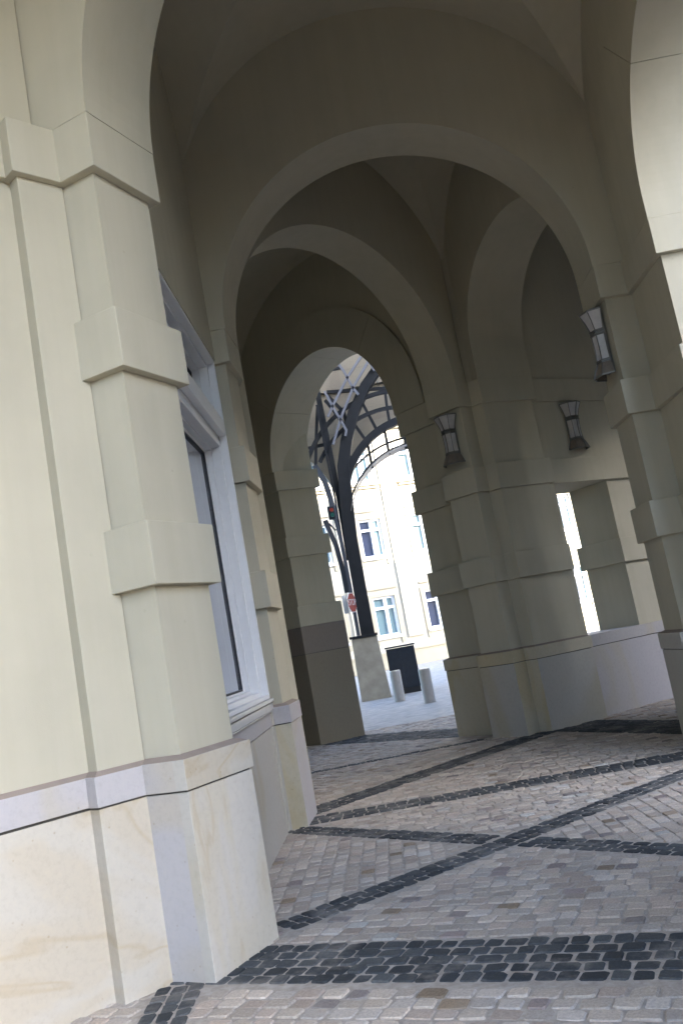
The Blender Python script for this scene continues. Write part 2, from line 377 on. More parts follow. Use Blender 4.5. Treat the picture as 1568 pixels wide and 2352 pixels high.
# --- wall with the low opening at the right
dW = unit(W0, W1); nW = (-dW[1], dW[0]); TW = .95
WR = [along(W0, dW, 1.05), along(W0, dW, 5.6), along(along(W0, dW, 5.6), nW, TW), along(along(W0, dW, 1.05), nW, TW)]
pier(WR, bands=(B3,), z_top=3.474, base=False, label='pale wall right of the low opening')
Wl, Wr = along(W0, dW, -.55), along(W0, dW, 5.6)
wp = wallpoly(Wl, Wr, TW)
ww = MB(); ww.prism(offset(wp, -.05), B2[0]+.002, ZT); wwo = ww.build('wall', PL, B); wwo['label'] = 'wall over the low opening on the right'
for z in (B2, B1):
    q = MB(); q.prism(wp, *z); q.build('band', PL, wwo, bevel=.006)
q = MB(); q.prism(wp, -.05, ZB-.004); q.build('base', LAVL, wwo, bevel=.004)
q = MB(); q.prism(offset(wp, .012), ZB+.006, ZC); q.build('string_course', LAV, wwo, bevel=.004)
q = MB(); q.prism(offset(wp, -.012), ZB-.02, ZB+.02); q.build('joint', JOINT, wwo)
q = MB(); q.prism([along(W0, dW, -.06), along(W0, dW, -.55), along(along(W0, dW, -.55), nW, TW-.1), along(along(W0, dW, -.06), nW, TW-.1)], ZC, 3.47); q.build('reveal', PL, wwo)
# --- outer pier at the near right (outside the picture)
dA = unit(P0l, P0f)                                # direction of the bisecting arch
A0e, A0b = along(P0f, dA, 4.04), along(P0b, dA, 3.93)
NR = [A0e, (2.62, 3.12), (1.61, 2.11), (2.14, 1.58), (4.0, 3.45), (4.0, 5.118), (3.244, 5.118), (3.244, 3.70), A0b]
pier(NR, label='outer pier of the nearest arch')

# ------------------------------------------------------------------ arches
def arcpts(c, R, zc, zs, n=56):
    p = [(c-R, zs)] if zc-zs > .01 else []
    p += [(c-R*math.cos(PI*i/n), zc+R*math.sin(PI*i/n)) for i in range(n+1)]
    if zc-zs > .01: p.append((c+R, zs))
    return p
def arch(name, A, dA_, c, R, zc, A2, dB_, c2, R2, zc2, u0, u1, zs=B1[1], top=ZT, v0=None, v1=None, label=None):
    """wall with a round-arched opening between a front line (A,dA_) and a back line (A2,dB_)"""
    f = arcpts(c, R, zc, zs); g_ = arcpts(c2, R2, zc2, zs)
    if len(f) != len(g_):
        f = arcpts(c, R, zs+.02+max(0, zc-zs), zs); g_ = arcpts(c2, R2, zs+.02+max(0, zc2-zs), zs)
    v0 = u0 if v0 is None else v0; v1 = u1 if v1 is None else v1
    def P(a, d, u, z): x, y = along(a, d, u); return (x, y, z)
    m = MB()
    for (a, d, arc, l, r) in ((A, dA_, f, u0, u1), (A2, dB_, g_, v0, v1)):
        n = len(arc)
        vs = [P(a, d, u, z) for u, z in arc]+[P(a, d, u, top) for u, z in arc]
        fs = [[i, i+1, n+i+1, n+i] for i in range(n-1)]
        vs += [P(a, d, l, zs), P(a, d, l, top), P(a, d, r, zs), P(a, d, r, top)]
        fs += [[2*n, 0, n, 2*n+1], [n-1, 2*n+2, 2*n+3, 2*n-1]]
        m.add(vs, fs)
    n = len(f)
    vs = [P(A, dA_, u, z) for u, z in f]+[P(A2, dB_, u, z) for u, z in g_]
    m.add(vs, [[i, i+1, n+i+1, n+i] for i in range(n-1)])
    m.add([P(A, dA_, u0, zs), P(A, dA_, f[0][0], zs), P(A2, dB_, g_[0][0], zs), P(A2, dB_, v0, zs)], [[0, 1, 2, 3]])
    m.add([P(A, dA_, f[-1][0], zs), P(A, dA_, u1, zs), P(A2, dB_, v1, zs), P(A2, dB_, g_[-1][0], zs)], [[0, 1, 2, 3]])
    o = m.build(name, PL, B, fixn=False)
    if label: o['label'] = label
    return o
def archivolt(A, d, nrm, c, zc, R0, R1, thick, zs, cuts=(0, 38, 86, 132, 180), proud=.022, back=.0):
    """ring of large voussoirs with fine joints between them"""
    for a, b in zip(cuts[:-1], cuts[1:]):
        m = MB(); k = max(4, int((b-a)/3)); vs = []
        ga = .0016*180/PI
        aa, bb = a+(ga if a > 0 else 0), b-(ga if b < 180 else 0)
        angs = [math.radians(180-(aa+(bb-aa)*i/k)) for i in range(k+1)]
        pr = [(R*math.cos(t), R*math.sin(t)) for t in angs for R in (R0, R1)]
        pts = pr
        if a == 0: pts = [(-R0, zs-zc), (-R1, zs-zc)]+pts
        if b == 180: pts = pts+[(R0, zs-zc), (R1, zs-zc)]
        n = len(pts)
        for off in (-proud, thick+back):
            for u, z in pts:
                x, y = along(along(A, d, c+u), nrm, off); vs.append((x, y, zc+z))
        fs = []
        for i in range(0, n-2, 2):
            fs += [[i, i+1, i+3, i+2], [n+i, n+i+2, n+i+3, n+i+1], [i, i+2, n+i+2, n+i], [i+1, n+i+1, n+i+3, i+3]]
        fs += [[0, n, n+1, 1], [n-2, n-1, 2*n-1, 2*n-2]]
        m.add(vs, fs); m.build('voussoir', PL, B)
# bisecting arch over the pilaster in front
P0fs = along(P0f, dA, -.02)
arch('arch', P0f, dA, 2.002, 2.0, 5.134, along(P0b, dA, .0), dA, 1.962, 1.96, 5.134, -.80, 5.2, v0=-.80, v1=5.2, label='nearest arch springing from the large pilaster')
# first transverse arch
d1f, d1b = unit(P1f, RB), unit(P1b, RA)
arch('arch', P1f, d1f, 2.0, 1.99, 5.134, P1b, d1b, 1.975, 1.97, 5.17, -.3, 4.6, label='big round arch across the arcade')
# arch from that pier to the centre pier (towards the street bay)
d2n = unit((0, 0), (-.695, -.719))
arch('arch', D1, d2n, 2.0, 2.0, 5.134, D0, d2n, 1.93, 1.93, 5.18, -.25, 4.6, v0=-.3, v1=4.9, label='round arch in front of the opening to the street')
# arch from the centre pier to the right pier
dR = unit((0, 0), (.434, -.901))
arch('arch', E0, dR, 1.43, 1.43, 5.62, E1, dR, 1.45, 1.46, 5.62, -.2, 3.4, label='stilted arch on the right behind the right pier')
# side opening right of the first bay: ring of voussoirs and wall around it
sd = (0, -1); sn = (1, 0)
arch('arch', (3.266, 8.254), sd, 1.568, 2.35, 5.30, (4.0, 8.254), sd, 1.568, 2.35, 5.30, -1.05, 5.2)
archivolt((3.266, 8.254), sd, sn, 1.568, 5.30, 1.568, 2.35, .73, 5.134, cuts=(0, 47, 90, 133, 180))
# opening to the street
F0l = along(LF1, nF, .02)
arch('arch', F0l, dF, 1.7185, 2.40, 5.134, along(LF1, nF, TH), dF, 1.7185, 2.40, 5.134, -2.6, 4.6, label='wall around the arched opening to the street')
archivolt(F0l, dF, nF, 1.7185, 5.134, 1.7185, 2.40, TH-.06, 5.134, proud=.05)
# outer arch of the bay the camera stands in, and of the far right bay (outside the picture)
do = unit((0, 0), (-1, -1)); no = (do[1]*-1, do[0])
arch('arch', (2.6, 3.1), do, 3.9, 2.5, 5.134, (3.13, 2.57), do, 3.9, 2.5, 5.134, -.9, 9)
pier([along((2.6, 3.1), do, 6.4), along((2.6, 3.1), do, 9), along((3.13, 2.57), do, 9), along((3.13, 2.57), do, 6.4)])
arch('arch', (4.1, 10.6), dW, 3.2, 1.05, 5.134, (4.5, 9.97), dW, 3.2, 1.05, 5.134, -.5, 6)
pier([(4.1, 10.6), along((4.1, 10.6), dW, 2.15), along((4.5, 9.97), dW, 2.15), (4.5, 9.97)])
pier([along((4.1, 10.6), dW, 4.25), along((4.1, 10.6), dW, 6), along((4.5, 9.97), dW, 6), along((4.5, 9.97), dW, 4.25)])
m = MB(); m.prism(wallpoly(along(W0, dW, 5.55), along((4.1, 10.6), dW, 5.6), .4), 0, ZT); m.build('wall', PL, B)

# ------------------------------------------------------------------ groin vaults
def vault(corners, zc=6.187, rz=2.373, k=.94, n=22, centre=None, label=None):
    c = centre or (sum(p[0] for p in corners)/len(corners), sum(p[1] for p in corners)/len(corners))
    gfun = lambda t: zc+rz*math.sqrt(max(0, 1-(k*t)**2))
    ts = [math.sin(PI/2*i/n) for i in range(n+1)]   # fine near the walls
    m = MB()
    for i in range(len(corners)):
        a, b = corners[i], corners[(i+1) % len(corners)]
        rows = []
        for s in [1-t for t in ts[::-1]]:
            rows.append([])
            w = 1-s
            for j in range(-n, n+1):
                t = math.copysign(ts[abs(j)], j)
                e = lin(a, b, (t+1)/2); p = lin(e, c, s)
                rows[-1].append((p[0], p[1], gfun(t*w)))
        vs = [v for r in rows for v in r]; W = 2*n+1
        fs = [[r*W+j, r*W+j+1, (r+1)*W+j+1, (r+1)*W+j] for r in range(n) for j in range(2*n)]
        m.add(vs, fs, 0, True)
    o = m.build('vault', PL, B, fixn=False)
    if label: o['label'] = label
    return o
vault([(-1.212, 5.74), (-1.212, 8.99), (3.270, 9.235), (3.270, 3.62)], label='groin vault over the nearest bay beyond the pilaster')
vault([(-1.24, 9.68), (1.95, 13.0), (3.45, 9.91)], label='three sided vault over the meeting of the arcades')
q1, q2 = (-1.43, 10.37), (1.50, 13.40)
vault([q1, along(q1, dF, -5.2), along(q2, dF, -5.2), q2], label='dark vault in front of the opening to the street')
q3, q4 = (2.9, 13.3), (4.1, 10.6)
vault([q4, q3, along(q3, dW, 4.8), along(q4, dW, 4.8)], label='vault over the bay with the low opening')
vault([(-1.60, 5.10), (2.55, 3.12), along((2.6, 3.1), do, 5.8), along((-1.72, 5.0), do, 5.8)], label='vault over the bay in front')

# closing walls of the bays and the storeys above
m = MB()
m.prism(wallpoly(along(q1, dF, -9), (-1.5, 10.45), .5), 0, ZT)
m.prism(wallpoly(along(q2, dF, -9.5), along(q1, dF, -9.5), .5), 0, ZT)
m.prism(wallpoly(along(LF1, dF, -7), along(LF1, dF, -2.5), .9), 0, ZT)
e1 = along((2.6, 3.1), do, 9)
m.build('wall', PL, B)['label'] = 'plain walls closing the far bays'
up = [(-5, -6.5), (4.0, 3.5), (4.02, 9.97), (9.0, 13.0), (7.6, 17.0), along(along(W0, dW, -.5), nW, TW), along(along(F0a, dF, .9), nF, TH), along(along(LF1, dF, -8), nF, TH), (-16, 30), (-30, 20), (-30, -30.5)]
m = MB(); m.prism(up, ZT-.01, 21); m.build('upper_storeys', PL, B)
m = MB(); m.prism([(-2.4, 10.7), (-2.4, 5.9), (-2.75, 5.05), (-9.5, -3.2), (-28, -22), (-29, 19), (-14, 26), (-8.5, 17.5)], 0, ZT-.02); m.prism([(-3, 12), (-3, 5.5), (-9.5, -3), (-28, -22), (-29, 19), (-14, 25)], 20.98, 34); m.build('interior_and_shade_block', PL, B)  # tall upper tier is unseen, added to lengthen the building's shadow

# ------------------------------------------------------------------ paving
BD = []   # (a, b, half width, row size)
BD.append(((-3.2, 6.16), (5.2, 2.55), .275, .110))
BD.append(((-1.42, 5.15), (-1.36, 2.2), .14, .093))
BD.append(((-.98, 5.80), (3.1, 8.83), .135, .090))
BD.append(((-1.2, 8.98), (3.3, 4.15), .125, .083))
BD.append(((-1.2, 9.27), (3.3, 9.17), .21, .105))
BD.append(((-1.5, 9.38), (2.0, 12.86), .205, .103))
BD.append(((-3.5, 12.75), (1.2, 13.26), .075, .075))
BD.append(((2.30, 13.15), (3.75, 10.1), .40, .10))
BD.append((along(LF1, nF, .45), along(F0a, nF, .45), .45, .10))
def dseg(p, a, b):
    ux, uy = b[0]-a[0], b[1]-a[1]; L = math.hypot(ux, uy); ux /= L; uy /= L
    t = (p[0]-a[0])*ux+(p[1]-a[1])*uy; d = (p[0]-a[0])*-uy+(p[1]-a[1])*ux
    return t, d, L
def side(p, a, b): return (b[0]-a[0])*(p[1]-a[1])-(b[1]-a[1])*(p[0]-a[0])
def band_of(p, ex=0.0):
    for i, (a, b, h, r) in enumerate(BD):
        t, d, L = dseg(p, a, b)
        if 0 <= t <= L and abs(d) < h+ex: return i
    return -1
def field_of(p):
    if side(p, BD[0][0], BD[0][1]) < 0: return 0
    if side(p, D0, along(D0, d2n, 4)) < 0 and side(p, BD[5][0], BD[5][1]) > 0: return 4
    if p[1] > 9.22: return 3
    sa, sb = side(p, BD[2][0], BD[2][1]), side(p, BD[3][0], BD[3][1])
    if sa < 0 and sb < 0: return 1                 # front triangle
    if sa > 0 and sb > 0: return 3
    return 2
a_b1 = math.atan2(BD[0][1][1]-BD[0][0][1], BD[0][1][0]-BD[0][0][0])
FANG = {0: a_b1, 1: a_b1, 2: PI/2, 3: 0.0, 4: math.atan2(dF[1], dF[0])}
LIGHT = [(.49, .415, .345), (.47, .40, .335), (.51, .435, .365), (.46, .38, .32), (.43, .375, .325), (.50, .43, .36), (.41, .335, .28), (.48, .425, .375)]
RARE = [(.27, .205, .145), (.25, .215, .20), (.30, .245, .225), (.50, .47, .43)]
DARK = [(.058, .063, .067), (.070, .074, .078), (.048, .052, .056), (.088, .092, .094)]
def visible(p):
    # roughly the part of the ground the camera (or one a step aside) can see
    x, y = p
    return y > 2.6 and y < 17.8 and x > -4.2-.1*y*0 and abs(x-.02*y) < 2.2+.36*y
SV, SF, SC = [], [], []
DV, DF, DC = [], [], []
def lay(cx, cy, ang, w, h, dark, V, Fc, C):
    ca, sa = math.cos(ang), math.sin(ang); b = len(V)
    far = cy > 10.5
    j = .07*h
    cs = [(sx*w/2+random.uniform(-j, j), sy*h/2+random.uniform(-j, j)) for sx, sy in ((-1, -1), (1, -1), (1, 1), (-1, 1))]
    out = []
    if far: out = cs
    else:
        for i in range(4):
            p0, p, p2 = cs[i-1], cs[i], cs[(i+1) % 4]
            k1, k2 = random.uniform(.06, .17), random.uniform(.06, .17)
            out.append((p[0]+(p0[0]-p[0])*k1, p[1]+(p0[1]-p[1])*k1)); out.append((p[0]+(p2[0]-p[0])*k2, p[1]+(p2[1]-p[1])*k2))
    zz = random.gauss(0, .0022); tx, ty = random.gauss(0, .025), random.gauss(0, .025)
    def put(x, y, z): V.append((cx+ca*x-sa*y, cy+sa*x+ca*y, z))
    for x, y in out: put(x, y, -.02)
    for x, y in out: put(x*.985, y*.985, zz-.005+x*tx+y*ty)
    for x, y in out: put(x*.90, y*.90, zz+.0004+x*tx+y*ty)
    put(random.gauss(0, .01), random.gauss(0, .01), zz+.0012)
    n = len(out)
    for i in range(n):
        k = (i+1) % n
        Fc.append((b+i, b+k, b+n+k, b+n+i)); Fc.append((b+n+i, b+n+k, b+2*n+k, b+2*n+i)); Fc.append((b+2*n+i, b+2*n+k, b+3*n))
    if dark: c = random.choice(DARK)
    else: c = random.choice(RARE) if random.random() < .07 else random.choice(LIGHT)
    kk = random.uniform(.82, 1.16); c = (c[0]*kk, c[1]*kk, c[2]*kk, 1)
    C.extend([c]*(3*n+1))
# dark bands
for i, (a, b, hw, rs) in enumerate(BD):
    ang = math.atan2(b[1]-a[1], b[0]-a[0]); ca, sa = math.cos(ang), math.sin(ang); L = math.hypot(b[0]-a[0], b[1]-a[1])
    nr = max(1, round(2*hw/rs)); rh = 2*hw/nr
    for r in range(nr):
        t = random.uniform(-.1, 0)
        while t < L:
            w = random.uniform(.095, .15); d = -hw+(r+.5)*rh
            x, y = a[0]+ca*(t+w/2)-sa*d, a[1]+sa*(t+w/2)+ca*d
            if visible((x, y)) and band_of((x, y)) == i: lay(x, y, ang, w-.014, rh-.013, True, DV, DF, DC)
            t += w
# light fields
for fid, ang in FANG.items():
    ca, sa = math.cos(ang), math.sin(ang); r = -130
    rh = .108
    while r*rh < 19:
        d = r*rh+random.uniform(-.003, .003); t = -14+random.uniform(0, .1)
        while t < 20:
            w = random.uniform(.10, .155) if fid != 2 else random.uniform(.10, .125)
            x, y = ca*(t+w/2)-sa*d, sa*(t+w/2)+ca*d
            if visible((x, y)) and field_of((x, y)) == fid and band_of((x, y), .045) < 0: lay(x, y, ang, w-.012, rh-.012, False, SV, SF, SC)
            t += w
        r += 1
def settobj(name, V, Fc, C):
    me = bpy.data.meshes.new(name); me.from_pydata(V, [], Fc); me.materials.append(SETT)
    at = me.attributes.new('stone_colour', 'FLOAT_COLOR', 'POINT'); at.data.foreach_set('color', [x for c in C for x in c])
    me.update()
    o = bpy.data.objects.new(name, me); COL.objects.link(o); return o
tag(settobj('pavement', SV, SF, SC), 'pinkish grey granite setts paving the arcade floor', 'paving', kind='structure')
tag(settobj('pavement_bands', DV, DF, DC), 'dark basalt sett bands crossing the pale paving', 'paving', kind='structure')
m = MB(); m.prism([(-12, -12), (4.6, 2.6), (4.6, 9.6), (12, 14.2), (9, 18), (-12, 18)], -.2, -.0065); tag(m.build('pavement_bed', MORTAR), 'pale sandy mortar between the setts', 'paving', kind='structure')
m = MB(); m.add([(-400, -300, -.03), (400, -300, -.03), (400, 500, -.03), (-400, 500, -.03)], [[0, 1, 2, 3]])
tag(m.build('ground', ASPH, fixn=False), 'unseen ground around the building, made dark to cut bounced light', 'ground', kind='structure')
fp = [along(along(LF1, nF, .93), dF, -14), along(along(LF1, nF, .93), dF, 14), (40, 40), (40, 90), (-40, 90), (-40, 40)]
m = MB(); m.add([(x, y, -.004) for x, y in fp], [list(range(6))]); tag(m.build('street', STREET, fixn=False), 'pale cobbled street beyond the arcade', 'street', kind='structure')

# ------------------------------------------------------------------ wall lamps
LGLASS = plain('milky_lamp_glass', (.50, .475, .46), .35, .5, var=.06, scale=20)
LBRONZE = plain('brown_lamp_glass', (.20, .165, .135), .4, .5, var=.15, scale=15)
LMETAL = plain('dark_lamp_metal', (.19, .182, .17), .45, .5, .5)
def make_lamp():
    root = empty('wall_lamp')
    n = 4; a0, a1 = -PI/2, PI/2                     # half of an eight-sided lantern, flat back on the wall (faces +X)
    def shell(prof, name, mat, th=.006):
        m = MB(); m.lathe(prof, (0, 0, 0), n, a0, a1)
        m.lathe([(r-th, z) for r, z in prof], (0, 0, 0), n, a0, a1); return m.build(name, mat, root, fixn=False)
    shell([(.100, .505), (.128, .60), (.170, .70)], 'upper_shade', LGLASS)
    shell([(.098, .17), (.092, .30), (.098, .44)], 'middle_shade', LGLASS)
    shell([(.165, 0), (.128, .09), (.100, .145)], 'lower_shade', LBRONZE)
    for z, r, h in ((.452, .112, .014), (.475, .108, .012), (.496, .112, .014), (.150, .112, .014), (.170, .109, .012)):
        m = MB(); m.lathe([(r-.03, z-h/2), (r, z-h/2), (r, z+h/2), (r-.03, z+h/2)], (0, 0, 0), n, a0, a1); m.build('ring', LMETAL, root)
    for z, r in ((.70, .174), (.0, .169)):
        m = MB(); m.lathe([(r-.014, z-.008), (r, z-.008), (r, z+.008), (r-.014, z+.008), (r-.014, z-.008)], (0, 0, 0), n, a0, a1); m.build('rim', LMETAL, root)
    m = MB()
    for i in range(n+1):
        a = a0+(a1-a0)*i/n; c, s_ = math.cos(a), math.sin(a)
        for prof in (((.172, .70), (.130, .60), (.102, .505)), ((.100, .44), (.094, .30), (.100, .17)), ((.102, .145), (.130, .09), (.167, 0))):
            m.bar([(r*c, r*s_, z) for r, z in prof], .008, .008, (c, s_, 0))
    m.build('glazing_bars', LMETAL, root)
    m = MB(); m.box((-.012, 0, .35), .024, .20, .62); m.build('back_plate', LMETAL, root)
    return root
def copy_tree(o):
    c = o.copy(); COL.objects.link(c)
    for ch in o.children:
        k = ch.copy(); COL.objects.link(k); k.parent = c; k.matrix_parent_inverse = ch.matrix_parent_inverse.copy()
    return c
lamp = make_lamp(); lg = 'wall lamps on the arcade piers'
mid = lin(RA, RB, .5)
spots = [((mid[0]+.05-.022, mid[1], 3.99), PI, 'nearest and largest lantern lamp, on the banded pier at the right'),
         ((lin(D0, D1, .5)[0]+.018, lin(D0, D1, .5)[1]+.02, 3.965), math.atan2(-.719, -.695), 'lantern lamp on the centre pier, right of the arched street opening'),
         ((*along(along(W0, dW, .62), nW, .028), 3.985), math.atan2(-nW[1], -nW[0]), 'lantern lamp on the wall above the low bright opening')]
for i, (p, a, l) in enumerate(spots):
    o = lamp if i == 0 else copy_tree(lamp)
    o.location = p; o.rotation_euler.z = a; o.scale = (1.1, 1.1, 1.04); tag(o, l, 'wall lamp', lg)

# ------------------------------------------------------------------ beyond the arcade: bollards, cabinet, steel column, gateway, facade
CONC = plain('brushed_steel', (.50, .48, .46), .38, .5, .75, .06, 12)
bol = MB(); bol.lathe([(0, 0), (.145, 0), (.145, .80), (.135, .825), (0, .83)], (0, 0, 0), 20)
bo = bol.build('bollard', CONC); bo.location = (.115, 24.45, 0)
tag(bo, 'pale brushed metal bollard in front of the dark cabinet', 'bollard', 'bollards in the street')
b2 = bo.copy(); COL.objects.link(b2); b2.location = (.81, 22.1, 0); tag(b2, 'pale brushed metal bollard right of the dark cabinet, nearer the arch jamb', 'bollard', 'bollards in the street')
NAVY = plain('dark_navy_metal', (.018, .023, .032), .5, .4, var=.15)
cab = empty('utility_cabinet', (.42, 27.6, 0)); tag(cab, 'dark navy street cabinet beside the column pedestal', 'cabinet')
m = MB(); m.box((.42, 27.6, .77), .86, .42, 1.22, -.05); m.build('body', NAVY, cab, bevel=.012)
m = MB(); m.box((.42, 27.6, .08), .80, .38, .16, -.05); m.build('plinth', GASK, cab)
m = MB(); m.box((.42, 27.6, 1.42), .92, .48, .05, -.05); m.build('lid', NAVY, cab, bevel=.01)
for sx in (-.21, .21):
    m = MB(); m.box((.42+sx, 27.39, .78), .38, .02, 1.08, -.05); m.build('door', NAVY, cab, bevel=.004)

YP = 27.5
PED = plain('weathered_pedestal_stone', (.36, .33, .27), .9, .15, var=.14, scale=4)
st = empty('steel_column', (-.55, YP, 0)); tag(st, 'dark steel column branching into a lattice fan, on a stone pedestal', 'column')
m = MB(); m.frustum([(-1.0, 27.1), (-.10, 27.1), (-.10, 27.9), (-1.0, 27.9)], -.02, [(-.97, 27.13), (-.20, 27.13), (-.20, 27.85), (-.97, 27.85)], 1.87); m.build('pedestal', PED, st, bevel=.02)
m = MB(); m.box((-.60, 27.48, 1.91), .86, .82, .07); m.build('cap_plate', DARKSTEEL, st, bevel=.008)
def P3(l, y=YP): return [(u, y, z) for u, z in l]
m = MB(); m.bar(P3([(-.46, 1.94), (-.45, 3.5), (-.44, 5.0), (-.36, 6.2), (-.26, 7.2), (-.02, 8.0), (.36, 8.85), (.88, 9.62), (1.75, 10.5)]), .42, .34, taper=[1, .95, .95, .95, .9, .85, .8, .75, .7]); m.build('main_rib', DARKSTEEL, st, bevel=.01)
m = MB(); m.bar(P3([(-.60, 4.3), (-.58, 6.0), (-.60, 7.6), (-.64, 9.5), (-.66, 11)], YP+.1), .17, .3); m.bar(P3([(-.73, 4.7), (-.70, 6.2), (-.72, 7.6), (-.74, 9.3)], YP-.12), .06, .06); m.build('upright_rib', DARKSTEEL, st)
m = MB(); m.bar(P3([(-.74, 1.95), (-.73, 3.6), (-.74, 4.8), (-.80, 5.6)], YP-.22), .11, .11); m.build('downpipe', MIDSTEEL, st)
m = MB(); m.bar(P3([(-.85, 3.3), (-.86, 4.0), (-.93, 4.8), (-1.10, 5.5), (-1.12, 5.62)], YP-.05), .15, .2); m.build('left_branch', MIDSTEEL, st)
m = MB(); m.bar(P3([(-.80, 5.6), (-.84, 6.3), (-.92, 6.85), (-1.14, 7.38)], YP-.1), .17, .2); m.build('left_branch', MIDSTEEL, st)
m = MB(); m.bar(P3([(-1.02, 5.5), (-.86, 5.25), (-.75, 5.4)], YP-.1), .05, .1); m.build('tie_bar', MIDSTEEL, st)
m = MB(); m.bar(P3([(-1.16, 7.2), (-.90, 8.5), (-.72, 9.3)], YP+.05), .09, .1); m.build('left_strut', DARKSTEEL, st)
def arcl(cx, cz, R, a0, a1, n=24): return [(cx+R*math.cos(math.radians(a0+(a1-a0)*i/n)), cz+R*math.sin(math.radians(a0+(a1-a0)*i/n))) for i in range(n+1)]
m = MB(); m.bar(P3([(-.36, 5.0), (-.38, 5.6)]+arcl(2.1, 5.87, 2.49, 176, 70)), .23, .24); m.build('fan_arc', DARKSTEEL, st)
m = MB(); m.bar(P3(arcl(1.41, 6.0, 2.80, 148, 60)), .11, .12); m.build('fan_arc', DARKSTEEL, st)
m = MB(); m.bar(P3(arcl(1.43, 6.28, 3.06, 155, 60)), .12, .12); m.build('fan_arc', DARKSTEEL, st)
m = MB(); m.bar(P3(arcl(1.85, 5.05, 2.75, 150, 70), YP+.2), .05, .10); m.build('fan_arc', DARKSTEEL, st)
m = MB(); m.bar(P3(arcl(1.975, 5.134, 2.40, 158, 60), YP-.1), .05, .10); m.build('fan_arc', DARKSTEEL, st)
# pale flat soffit band of the lowest arc
vs = []; A_ = arcl(1.975, 5.134, 2.33, 165, 60)
for u, z in A_: vs += [(u, YP-.25, z), (u, YP+.42, z), (u, YP-.25, z+.03), (u, YP+.42, z+.03)]
m = MB(); m.add(vs, [[4*i+a, 4*i+b, 4*i+4+b, 4*i+4+a] for i in range(len(A_)-1) for a, b in ((0, 1), (1, 3), (3, 2), (2, 0))]); m.build('soffit_band', plain('pale_grey_steel', (.40, .37, .36), .5, .4, .1), st)
for p in ([(1.47, 9.35), (1.43, 8.79), (1.42, 8.27)], [(.70, 9.1), (.99, 8.14)], [(.30, 8.55), (.60, 7.85)], [(-.1, 7.6), (.1, 7.35)], [(1.22, 8.2), (1.22, 7.33)], [(.62, 7.9), (.62, 7.0)], [(1.80, 8.3), (1.78, 7.4)]):
    m = MB(); m.bar(P3(p), .085, .09); m.build('fan_bar', DARKSTEEL, st)
for p in ([(-.35, 9.70), (.52, 9.59), (1.9, 9.42)], [(-.35, 9.60), (.06, 8.95), (.10, 8.30)], [(-.2, 7.95), (.15, 8.2)], [(-.45, 9.45), (-.28, 9.15), (-.05, 8.65), (.12, 8.3)]):
    m = MB(); m.bar(P3(p, YP+.06), .10, .09); m.build('fan_bar', DARKSTEEL, st)
for p in ([(1.6, 11.3), (.98, 10.6), (.37, 9.94), (-.19, 9.2), (-.45, 8.81)], [(1.9, 11.2), (1.15, 10.37), (.52, 9.63), (-.04, 8.73), (-.45, 7.9)], [(-.41, 9.64), (-.25, 9.12), (.04, 8.28), (-.02, 8.1)], [(.0, 10.8), (.30, 10.18), (.49, 9.57), (.62, 9.33)], [(1.0, 10.9), (1.25, 10.0)]):
    m = MB(); m.bar(P3(p, YP-.28), .075, .06); m.build('lattice_bar', GREYSTEEL, st)
for p in ([(-.9, 10.45), (.25, 10.42)], [(-1.3, 8.02), (-.6, 8.05)]):
    m = MB(); m.bar(P3(p, YP+.1), .09, .09); m.build('fan_bar', DARKSTEEL, st)
# stop sign and signal lamp fixed to the column
RED = plain('sign_red', (.34, .075, .055), .5, .4, var=.05); SW = plain('sign_white', (.72, .70, .68), .5, .4, var=.04)
sg = empty('stop_sign', (-.75, 27.10, 2.96)); ra = math.radians(66)
tag(sg, 'red octagonal stop sign on the downpipe of the steel column', 'sign')
def octo(R, y, th, mat, name, par):
    m = MB(); ca, sa = math.cos(ra), math.sin(ra); vs = []
    for dy in (0, th):
        for i in range(8):
            a = PI/8+i*PI/4; x = R*math.cos(a); vs.append((-.75+ca*x-sa*(y+dy), 27.10+sa*x+ca*(y+dy), 2.96+R*math.sin(a)))
    m.add(vs, [[i, (i+1) % 8, 8+(i+1) % 8, 8+i] for i in range(8)]+[list(range(8))[::-1], list(range(8, 16))]); return m.build(name, mat, par)
octo(.325, .0, .02, SW, 'plate', sg); octo(.300, -.004, .006, RED, 'red_face', sg)
cu = bpy.data.curves.new('lettering', 'FONT'); cu.body = 'STOP'; cu.size = .27; cu.align_x = 'CENTER'; cu.align_y = 'CENTER'; cu.extrude = .002
tmp = bpy.data.objects.new('lettering_curve', cu); me_ = bpy.data.meshes.new_from_object(tmp); bpy.data.objects.remove(tmp)
lt = bpy.data.objects.new('lettering', me_); COL.objects.link(lt); me_.materials.clear(); me_.materials.append(SW); lt.parent = sg
lt.rotation_euler = (PI/2, 0, ra); lt.location = (-math.sin(ra)*-.008, math.cos(ra)*-.008, 0); lt.scale = (.8, 1, 1)
sp_ = empty('sign_plate', (-.97, 27.25, 2.95)); tag(sp_, 'white plate with a red edge behind the stop sign', 'sign')
m = MB(); m.box((-.97, 27.25, 2.95), .26, .02, .56, ra); m.build('plate', SW, sp_)
m = MB(); m.box((-.97, 27.236, 3.12), .20, .006, .14, ra); m.build('red_field', RED, sp_)
sl = empty('traffic_light', (-.88, 27.2, 5.8)); tag(sl, 'small dark signal lamp with a red lens beside the steel column', 'signal')
m = MB(); m.box((-.88, 27.3, 5.80), .22, .2, .40); m.build('housing', NAVY, sl, bevel=.02)
